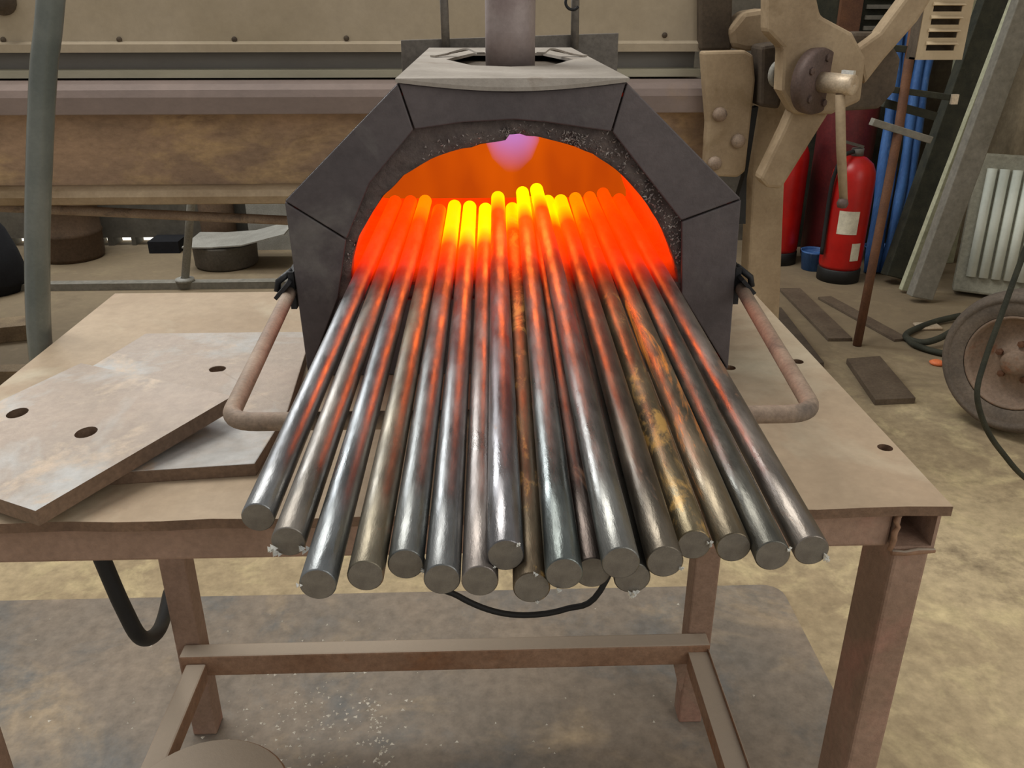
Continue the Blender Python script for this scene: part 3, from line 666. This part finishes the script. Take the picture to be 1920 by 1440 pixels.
q = MB(); q.lathe(hc, [(0,-0.02),(0.068,-0.02),(0.070,0.0),(0.067,0.010),(0,0.010)], 36, axis=ax, m=0); fl = q.build('flange', M['flange'], CK)
u_ = ax.cross(Vector((0,0,1))).normalized(); w_ = u_.cross(ax)
for k in range(5):
    a = 0.5+k*2*PI/5; p = hc + (u_*math.cos(a)+w_*math.sin(a))*0.050 + ax*0.010
    q = MB(); q.lathe(p, [(0.008,0),(0.008,0.005),(0,0.007)], 6, axis=ax, sm=False); q.build('bolt', M['flange'], fl)
q = MB(); q.lathe(hc+ax*0.0105, [(0.0,0),(0.0215,0),(0.0215,0.075),(0.0195,0.079),(0.004,0.079),(0,0.076)], 32, axis=ax); sh = q.build('shaft', M['shaft'], CK)
q = MB(); kp = hc + ax*0.072 + Vector((0,0,0.024)); q.beam(kp-ax*0.014, kp+ax*0.014, 0.009, 0.009); q.build('key', M['burr'], sh)
q = MB(); q.tube([(0.767, 1.9, 0.967), (0.788, 1.9, 0.851), (0.812, 1.9, 0.736)], [0.0105,0.0105,0.009], 14); lv = q.build('lever', M['cast'], CK)
q = MB(); q.lathe((0.808, 1.895, 0.733), [(0,-0.012),(0.010,-0.009),(0.013,0.0),(0.010,0.009),(0,0.012)], 14); q.build('lever_knob', M['flange'], lv)

# ---------------------------------------------------------------- far left, under the press
q = MB(); c = (-2.021, 3.984, 0.0)
q.lathe((c[0],c[1]+0.17,0), [(0,0.001),(0.14,0.001),(0.148,0.02),(0.151,0.12),(0.157,0.13),(0.151,0.14),(0.151,0.26),(0.157,0.27),(0.151,0.28),(0.15,0.52),(0.154,0.54),(0,0.54)], 32)
tag(q.build('barrel', M['drum'], loc=(c[0],c[1]+0.17,0)), 'brown ribbed barrel on the floor behind the hose, by the back wall', 'barrel')
c = (-1.23, 3.854, 0.0)
q = MB(); q.lathe((c[0],c[1]+0.15,0), [(0,0.001),(0.135,0.001),(0.145,0.01),(0.148,0.10),(0.152,0.11),(0,0.11)], 30)
tag(q.build('tub', M['greydrum'], loc=(c[0],c[1]+0.15,0)), 'low grey round tub on the floor under the press, left of the furnace', 'tub')
q = MB(); ty = c[1]+0.15
tr_pts = [(c[0]-0.15,0.118),(c[0]-0.02,0.116),(c[0]+0.12,0.125),(c[0]+0.32,0.175)]
q.extrude([(x,ty-0.15,z) for x,z in tr_pts]+[(x,ty-0.15,z+0.006) for x,z in tr_pts[::-1]], (0,0.28,0))
tag(q.build('sheet_offcut', M['post'], loc=(c[0],ty,0.11)), 'bent pale sheet offcut lying on top of the low tub', 'metal sheet')
c = (-1.307, 4.326, 0.0)
q = MB(); q.lathe((c[0]-0.02,4.262,0), [(0,0.001),(0.08,0.001),(0.085,0.02),(0.085,0.42),(0.08,0.43),(0,0.43)], 24)
tag(q.build('can', M['drum'], loc=(c[0]-0.02,4.262,0)), 'tall brown and black can against the back wall, behind the low tub', 'can')
q = MB(); a = (-1.178, 4.25, 0.058); b_ = (-1.002, 4.25, 0.207)
q.box(a[0], b_[0]+0.08, 4.25, 4.30, 0.0, b_[2]+0.2)
tag(q.build('panel_board', M['post'], loc=(a[0],4.25,0)), 'pale grey panel standing against the back wall, left of the furnace', 'panel')
a = (-1.309, 3.631, 0.0)
q = MB(); tp = (-1.226, 3.55, 0.374); tp = Vector(a).lerp(Vector((tp[0],a[1],tp[2])), 2.2); q.tube([(a[0],a[1],0.035), tp], 0.017, 14)
q.lathe((a[0],a[1],0.0312), [(0,0),(0.04,0),(0.04,0.012),(0.017,0.016)], 16)
tag(q.build('support_pole', M['post'], loc=(a[0],a[1],0.03)), 'thin pale grey pole standing up from the low rail behind the bench', 'pole')
a = (-2.243, 3.63, 0.02); b_ = (-0.625, 3.592, 0.02)
q = MB(); q.beam((a[0]-0.2,a[1],0.0155),(0.2,a[1]+0.01,0.0155),0.05,0.03)
tag(q.build('floor_rail', M['greybeam'], loc=(-1.2,a[1],0)), 'long grey rail lying across the floor behind the bench', 'rail')
q = MB(); a = (-1.631, 2.608, 0.06)
q.beam((a[0]-0.4,a[1],0.03),((-1.389, 2.6, 0.06)[0]+0.1,a[1],0.03),0.06,0.058)
tag(q.build('timber', M['wood'], loc=(a[0],a[1],0)), 'pale timber lying on the floor at the far left, beyond the corner of the bench', 'timber')
q = MB(); p = (-1.772, 3.055, 0.04)
q.beam((p[0]-0.25,p[1]-0.08,0.03),(p[0]+0.08,p[1]+0.02,0.03),0.12,0.058)
tag(q.build('wood_block', M['wood'], loc=(p[0]-0.1,p[1],0)), 'short wooden block on the floor at the left edge, in front of the dark bag', 'block')
q = MB(); p = (-2.117, 3.511, 0.0)
q.lathe((p[0]-0.02,p[1]+0.12,0), [(0,0.001),(0.13,0.001),(0.15,0.05),(0.13,0.16),(0.10,0.26),(0.04,0.36),(0,0.38)], 18)
tag(q.build('dark_sack', M['dark'], loc=(p[0]-0.02,p[1]+0.12,0)), 'dark sack slumped on the floor at the left edge of the picture', 'sack')
q = MB(); p = (-1.588, 4.253, 0.0)
q.box(p[0]-0.08, p[0]+0.07, 4.2, 4.34, 0.001, 0.06)
tag(q.build('low_box', M['dark'], loc=(p[0],4.25,0)), 'low black box on the floor against the back wall, beside the daylight gap', 'box')

# ---------------------------------------------------------------- right background
def extinguisher(c, r, h, lab, label_side):
    E = empty('fire_extinguisher', (c[0],c[1],0), lab, 'fire extinguisher', 'fire extinguishers by the press')
    q = MB(); q.lathe((c[0],c[1],0), [(0,0.001),(r*1.02,0.001),(r*1.02,0.055),(r*0.99,0.06),(0,0.06)], 28); q.build('base_ring', M['black'], E)
    q = MB(); q.lathe((c[0],c[1],0), [(0,0.0605),(r*0.97,0.0605),(r,0.075),(r,h*0.80),(r*0.96,h*0.86),(r*0.80,h*0.92),(r*0.45,h*0.965),(r*0.3,h*0.975),(0,h*0.975)], 32); q.build('cylinder', M['red'], E)
    q = MB(); q.lathe((c[0],c[1],0), [(0,h*0.9755),(r*0.28,h*0.9755),(r*0.28,h*1.03),(0,h*1.03)], 16)
    q.beam((c[0]+r*0.2,c[1],h*1.04),(c[0]-r*0.9,c[1]-0.02,h*1.09),0.02,0.012); q.build('valve', M['greydrum'], E)
    q = MB(); q.tube(smooth_path([(c[0]-r*0.3,c[1]-0.02,h*1.01),(c[0]-r*0.9,c[1]-0.05,h*0.98),(c[0]-r*1.12,c[1]-0.03,h*0.8),(c[0]-r*1.1,c[1]-0.02,h*0.5),(c[0]-r*1.12,c[1]-0.03,h*0.22)],6), 0.009, 10); q.build('discharge_hose', M['black'], E)
    q = MB(); n_ = 8; a0, a1 = label_side
    for (za_, zb_, s0, s1) in ((0.40,0.58,0.0,0.72),(0.19,0.33,0.62,0.98)):
        vs = []
        for k in range(n_+1):
            a = math.radians(a0+(a1-a0)*(s0+(s1-s0)*k/n_))
            vs += [(c[0]+(r+0.0012)*math.cos(a), c[1]+(r+0.0012)*math.sin(a), h*za_), (c[0]+(r+0.0012)*math.cos(a), c[1]+(r+0.0012)*math.sin(a), h*zb_)]
        q.add(vs, [(2*k,2*k+2,2*k+3,2*k+1) for k in range(n_)], 0, True)
    q.build('paper_label', M['paper'], E)
c = (1.596, 3.612, 0.0); extinguisher((c[0],c[1]+0.06), 0.090, 0.56, 'red fire extinguisher with white label, standing behind the long lever of the crank', (225,300))
c = (1.428, 3.825, 0.0); extinguisher((c[0]-0.02,c[1]+0.14), 0.09, 0.60, 'second red fire extinguisher, half hidden behind the leg of the press', (180,250))
c = (1.65, 3.862, 0.0)
q = MB(); q.lathe((c[0]+0.03,c[1]+0.16,0), [(0,0.001),(0.12,0.001),(0.13,0.02),(0.13,0.70),(0.12,0.79),(0.07,0.86),(0.035,0.88),(0.035,0.93),(0,0.93)], 28)
tag(q.build('gas_cylinder', M['maroon'], loc=(c[0]+0.03,c[1]+0.16,0)), 'dark maroon gas cylinder standing between the two fire extinguishers', 'gas cylinder')
for (px, w, lab) in ((1526,0.09,'small blue tub on the floor between the fire extinguishers'),(1653,0.10,'small blue tub on the floor right of the front fire extinguisher')):
    c = (1.549, 3.839, 0.0) if px == 1526 else (1.868, 3.828, 0.0)
    if px == 1526: c = (c[0]-0.012, c[1]-0.07)
    q = MB(); q.lathe((c[0],c[1]+0.06,0), [(0,0.001),(w*0.55,0.001),(w*0.66,0.09),(w*0.70,0.092),(w*0.60,0.075),(0,0.07)], 20)
    tag(q.build('plastic_tub', M['blue'], loc=(c[0],c[1]+0.06,0)), lab, 'tub', 'small blue tubs')
# blue folded plastic sheeting leaning by the wall
def leaning(name, b, t, w, d, m, lab, cat, ext=1.4, up=(0,1,0)):
    b = Vector(b); t = Vector(t); t = b+(t-b)*ext
    b = b + Vector((0,0,0.5*d*0.6))
    q = MB(); q.beam(b, t, w, d, up=up)
    return tag(q.build(name, m, loc=tuple(b), bevel=0.003), lab, cat)
B0 = Vector((1.816, 3.75, 0.031)); B1 = Vector((1.882, 3.95, 1.11)); B0.z = 0.004
q = MB()
for k, off in enumerate((-0.055,-0.015,0.03,0.065)):
    x0 = Vector((off,0.012*math.sin(k*2),0)); q.tube(smooth_path([B0+x0*0.8, B0.lerp(B1,0.35)+x0*1.1+Vector((0.01,0,0)), B0.lerp(B1,0.7)+x0*1.1, B1+x0*1.3, B1+(B1-B0)*0.35+x0],5), [0.022+0.003*math.sin(j*1.3+k) for j in range(21)], 12)
tag(q.build('blue_sheeting', M['blue'], loc=tuple(B0)), 'bundle of folded blue plastic sheeting leaning upright behind the steel rack', 'plastic sheet')
# steel rack: post with short arms
RK = empty('arm_rack', (1.356, 2.858, 0.0), 'narrow rusty steel rack post with short horizontal arms, right of the fire extinguishers', 'rack')
b0 = Vector((1.356, 2.858, 0.0)); b1 = Vector((1.411, 2.95, 0.738)); b2 = Vector((1.434, 3.02, 1.055))
q = MB(); q.tube([b0, b0.lerp(b1,0.5), b1, b2, b2+(b2-b1)*1.2], 0.0155, 10); q.build('post', M['rustbar'], RK)
for (pa, pb, hh) in (((1.363, 3.0, 0.878),(1.609, 3.0, 0.847),0.020),((1.313, 2.95, 0.777),(1.526, 2.95, 0.716),0.024),((1.376, 3.03, 0.83),(1.566, 3.03, 0.784),0.028),((1.371, 3.02, 1.005),(1.459, 3.02, 0.998),0.022)):
    q = MB(); q.beam(pa, pb, 0.03, hh); q.build('arm', M['greybeam'] if hh==0.024 else M['olive'], RK, bevel=0.002)
q = MB(); p = Vector((1.597, 2.98, 0.845)); q.box(p.x-0.011,p.x+0.011,p.y-0.008,p.y+0.004,p.z-0.016,p.z+0.016); q.build('arm_cap', M['shaft'], RK)
# leaning beams by the right wall
ba = (1.815, 3.589, 0.0); bb = (2.116, 3.8, 1.152)
q = MB(); q.beam((ba[0],ba[1],0.03),Vector(ba).lerp(Vector(bb),1.5),0.105,0.06,up=(0,1,0))
tag(q.build('olive_beam', M['olive'], loc=ba, bevel=0.004), 'dark olive beam with a rough face leaning against the wall on the right', 'beam')
ba = (1.794, 3.491, 0.0); ba = (ba[0],ba[1]-0.12,0.0); bb = (2.066, 3.56, 1.152)
ba = (1.8, 3.461, 0.0); 
q = MB(); q.beam((ba[0],ba[1],0.012),Vector(ba).lerp(Vector(bb),1.45),0.028,0.03,up=(0,1,0))
tag(q.build('pale_strip', M['pale'], loc=ba, bevel=0.002), 'narrow pale green strip leaning between the olive beam and the wide grey beam', 'strip')
ba = (1.812, 3.339, 0.0); bb = (2.006, 3.4, 1.042)
q = MB(); q.beam((ba[0],ba[1],0.02),Vector(ba).lerp(Vector(bb),1.6),0.095,0.05,up=(0,1,0))
tag(q.build('grey_beam', M['greybeam'], loc=ba, bevel=0.004), 'wide flat grey steel beam leaning at the right, left of the white ribbed panel', 'beam')
# louvred cover hanging in the upper right
LC = empty('louvre_cover', (1.334, 2.6, 0.993), 'tan louvred metal cover with horizontal slots, hanging at the upper right', 'vent cover')
l0 = (1.255, 2.6, 0.993); l1 = (1.405, 2.6, 0.999)
ztop = 1.42; q = MB()
xa, xb, za_ = l0[0], l1[0]-0.022, l0[2]
slots = [za_+0.034+k*0.0345 for k in range(10)]
def rect(x0,x1,z0,z1): return [(x0,0,z0),(x1,0,z0),(x1,0,z1),(x0,0,z1)]
loops = [[Vector((x,z,0)) for x,_,z in rect(xa,xb+0.01,za_,ztop)]] + [[Vector((x,z,0)) for x,_,z in rect(xa+0.026,xb-0.020,s-0.009,s+0.009)] for s in slots]
tr_ = tessellate_polygon(loops); fl_ = [p for l in loops for p in l]
q.add([(p.x,2.6,p.y) for p in fl_]+[(p.x,2.604,p.y) for p in fl_], [tuple(t_) for t_ in tr_]+[tuple(k+len(fl_) for k in t_[::-1]) for t_ in tr_])
q.build('cover_sheet', M['louver'], LC)
for s in slots:
    q = MB(); q.extrude([(xa+0.022,2.5995,s+0.016),(xa+0.022,2.585,s+0.008),(xa+0.022,2.5995,s+0.006)], (xb-xa-0.038,0,0)); q.build('louvre', M['louver'], LC)
q = MB(); q.box(xa, xb+0.01, 2.64, 2.66, za_, ztop); q.box(xa,xa+0.008,2.6045,2.6395,za_,ztop); q.box(xa,xb+0.01,2.6045,2.6395,za_,za_+0.006); q.build('cover_box', M['castdark'], LC)
q = MB(); q.box((xa+xb)/2-0.02,(xa+xb)/2+0.02,2.6605,2.70,1.30,2.6); q.build('hanger', M['castdark'], LC)
# pale board put in for a sliver of window daylight behind the cover
p0 = (2.118, 4.0, 0.638); p1 = (2.225, 4.1, 1.152)
q = MB(); q.extrude([(p0[0]-0.02,3.9,0.002),(p0[0]+0.13,3.9,0.002),(p1[0]+0.12,4.1,1.9),(p1[0]-0.1,4.1,1.9)], (0,0.02,0))
tag(q.build('daylight_board', M['pale'], loc=(p0[0],3.9,0)), 'tall pale board put in for a sliver of window daylight, behind the louvred cover', 'board')
# dark slatted unit on the back wall behind the crank
DU = empty('wall_unit', (1.35,4.2,0), 'dark slatted unit on the back wall behind the arms of the crank', 'cabinet')
a = (1.523, 4.2, 0.879); b_ = (1.99, 4.2, 0.878)
q = MB(); q.box(a[0], b_[0]+0.12, 4.22, 4.35, 0.0, 1.9); q.build('body', M['olive'], DU)
for k in range(10):
    q = MB(); z_ = 0.98+k*0.045; q.box((1.761, 4.2, 1.063)[0], (1.955, 4.2, 1.063)[0], 4.205, 4.2195, z_, z_+0.018); q.build('slat', M['greybeam'], DU)
q = MB(); q.box((1.637, 4.2, 1.063)[0], (1.736, 4.2, 1.063)[0], 4.19, 4.2195, 0.75, 1.9); q.build('stile', M['rustbar'], DU)
# white ribbed panel in a grey locker frame
LK = empty('ribbed_locker', (2.25,3.7,0), 'grey-green locker with a white vertically ribbed front, at the right edge', 'locker')
w0 = Vector((2.228, 3.799, 0.0)); 
f = [Vector((2.009, 3.45, 0.089)), Vector((2.109, 3.32, 0.045)), Vector((2.356, 3.25, 0.038)), Vector((2.496, 3.45, 0.56)), Vector((2.289, 3.5, 0.627)), Vector((2.096, 3.6, 0.57))]
base = f[0]; nx = (f[2]-f[0]); 
pa = Vector((1.991, 3.42, 0.08)); pb = Vector((2.036, 3.52, 0.581)); ex = Vector((1,-0.55,0)).normalized()
pa.z = 0.02
q = MB()
fr = [pa, pa+ex*0.30, pa+ex*0.30+(pb-pa), pb]
nv = (fr[1]-fr[0]).cross(fr[3]-fr[0]).normalized()
if nv.y > 0: nv = -nv
q.extrude([p+Vector((0,0,0)) for p in fr], -nv*0.14); q.build('body', M['locker'], LK, bevel=0.01)
up_ = (pb-pa).normalized(); hgt = (pb-pa).length
for k in range(5):
    s0 = pa+ex*(0.060+k*0.046)+up_*0.07+nv*0.007; q = MB()
    q.tube([s0, s0+up_*(hgt-0.13)], 0.019, 10); q.build('rib', M['white'], LK)
# wheel with tyre at the right edge
WH = empty('cart_wheel', (1.521, 2.161, 0.0), 'dusty rubber tyred wheel standing on the floor at the right edge', 'wheel')
wc = Vector((1.525, 2.167, 0.0)); wax = Vector((-0.80,-0.58,0.10)).normalized(); R_ = 0.205
wc.z = R_+0.008; wc.y += 0.03
def tor(r0, prof): return prof
q = MB(); q.lathe(wc, [(R_*0.66,-0.055),(R_*0.80,-0.060),(R_*0.93,-0.055),(R_*0.985,-0.045),(R_*0.975,-0.036),(R_,-0.030),(R_*0.985,-0.012),(R_,-0.004),(R_,0.004),(R_*0.985,0.012),(R_,0.030),(R_*0.975,0.036),(R_*0.985,0.045),(R_*0.93,0.066),(R_*0.86,0.071),(R_*0.85,0.066),(R_*0.80,0.070),(R_*0.66,0.055)], 56, axis=wax); q.build('tyre', M['tyre'], WH)
q = MB(); q.lathe(wc, [(R_*0.655,-0.055),(R_*0.655,0.054),(R_*0.62,0.056),(R_*0.60,0.030),(R_*0.50,0.012),(R_*0.30,0.022),(R_*0.17,0.030),(R_*0.16,0.060),(R_*0.10,0.068),(0,0.068)], 48, axis=wax); q.build('rim', M['wheel'], WH)
ua = wax.cross(Vector((0,0,1))).normalized(); wa = ua.cross(wax)
for k in range(5):
    a = 0.3+k*2*PI/5; p = wc+(ua*math.cos(a)+wa*math.sin(a))*R_*0.26+wax*0.026
    q = MB(); q.lathe(p, [(0.010,0),(0.010,0.010),(0,0.012)], 6, axis=wax, sm=False); q.build('wheel_nut', M['rustbar'], WH)
# cable hanging in front of the wheel
q = MB()
q.tube(smooth_path([(1.157, 1.72, 0.77), (1.138, 1.72, 0.657), (1.11, 1.7, 0.533), (1.085, 1.68, 0.43), (1.074, 1.66, 0.363), (1.111, 1.66, 0.284), (1.167, 1.66, 0.215), (1.254, 1.66, 0.136), (1.422, 1.66, 0.053)],6), 0.0062, 10)
tag(q.build('cable', M['olive'], loc=(1.085, 1.68, 0.43)), 'long dark grey cable hanging in a curve in front of the tyred wheel', 'cable')
# hose coil on the floor
q = MB()
q.tube(smooth_path([(1.865, 3.109, 0.02), (1.734, 3.056, 0.014), (1.595, 2.956, 0.014), (1.553, 2.891, 0.014), (1.579, 2.831, 0.02), (1.645, 2.836, 0.034), (1.755, 2.911, 0.05), (1.803, 2.944, 0.05)],6), 0.012, 10)
q.tube(smooth_path([(1.553, 2.882, 0.013), (1.553, 2.824, 0.013), (1.593, 2.761, 0.013), (1.661, 2.713, 0.013)],6), 0.011, 10)
tag(q.build('hose_coil', M['olive'], loc=(1.662, 2.945, 0.0)), 'dark hose looped on the floor to the left of the tyred wheel', 'hose')
q = MB(); c = Vector((1.702, 3.036, 0.0)); q.box(c.x-0.045,c.x+0.045,c.y-0.035,c.y+0.03,0.001,0.012)
tag(q.build('pale_rag', M['shaft'], loc=tuple(c), bevel=0.005), 'small pale scrap lying inside the loop of dark hose', 'scrap')
q = MB(); c = Vector((1.561, 2.675, 0.0)); q.lathe((c.x,c.y,0), [(0,0.001),(0.022,0.001),(0.026,0.008),(0.015,0.014),(0,0.014)], 12)
tag(q.build('orange_cap', mat('orange plastic', (236,132,84), (214,112,66), 20, 0.5, 0, 0), loc=(c.x,c.y,0)), 'small round orange cap lying on the floor left of the wheel', 'cap')
# flat bars lying on the floor right of the bench
q = MB(); q.extrude([(1.249, 2.691, 0.02), (1.374, 2.711, 0.02), (1.338, 2.366, 0.02), (1.207, 2.358, 0.02)], (0,0,-0.0192))
tag(q.build('flat_bar', M['barfl'], loc=(1.332, 2.604, 0.0), bevel=0.001), 'short wide dark steel flat on the floor right of the bench, nearest of the flats', 'flat bar', 'flat bars on the floor')
for (p, r_, w, th_, m, lab) in (((1.322, 3.506, 0.0), (1.31, 2.902, 0.0), 0.09, 0.012, 'barfl', 'long brown flat bar on the floor in front of the fire extinguishers'),
    ((1.17, 3.233, 0.0), (1.132, 2.657, 0.0), 0.05, 0.02, 'castdark', 'thin dark bar on the floor alongside the right edge of the bench'),
    ((1.433, 3.393, 0.0), (1.537, 2.895, 0.0), 0.06, 0.01, 'barfl', 'brown flat bar on the floor running towards the hose loop')):
    q = MB(); a = Vector(p); b_ = Vector(r_); a.z = b_.z = th_/2+0.0006; q.beam(a, b_, w, th_)
    tag(q.build('flat_bar', M[m], loc=((a+b_)/2)[:2]+(0,), bevel=0.001), lab, 'flat bar', 'flat bars on the floor')
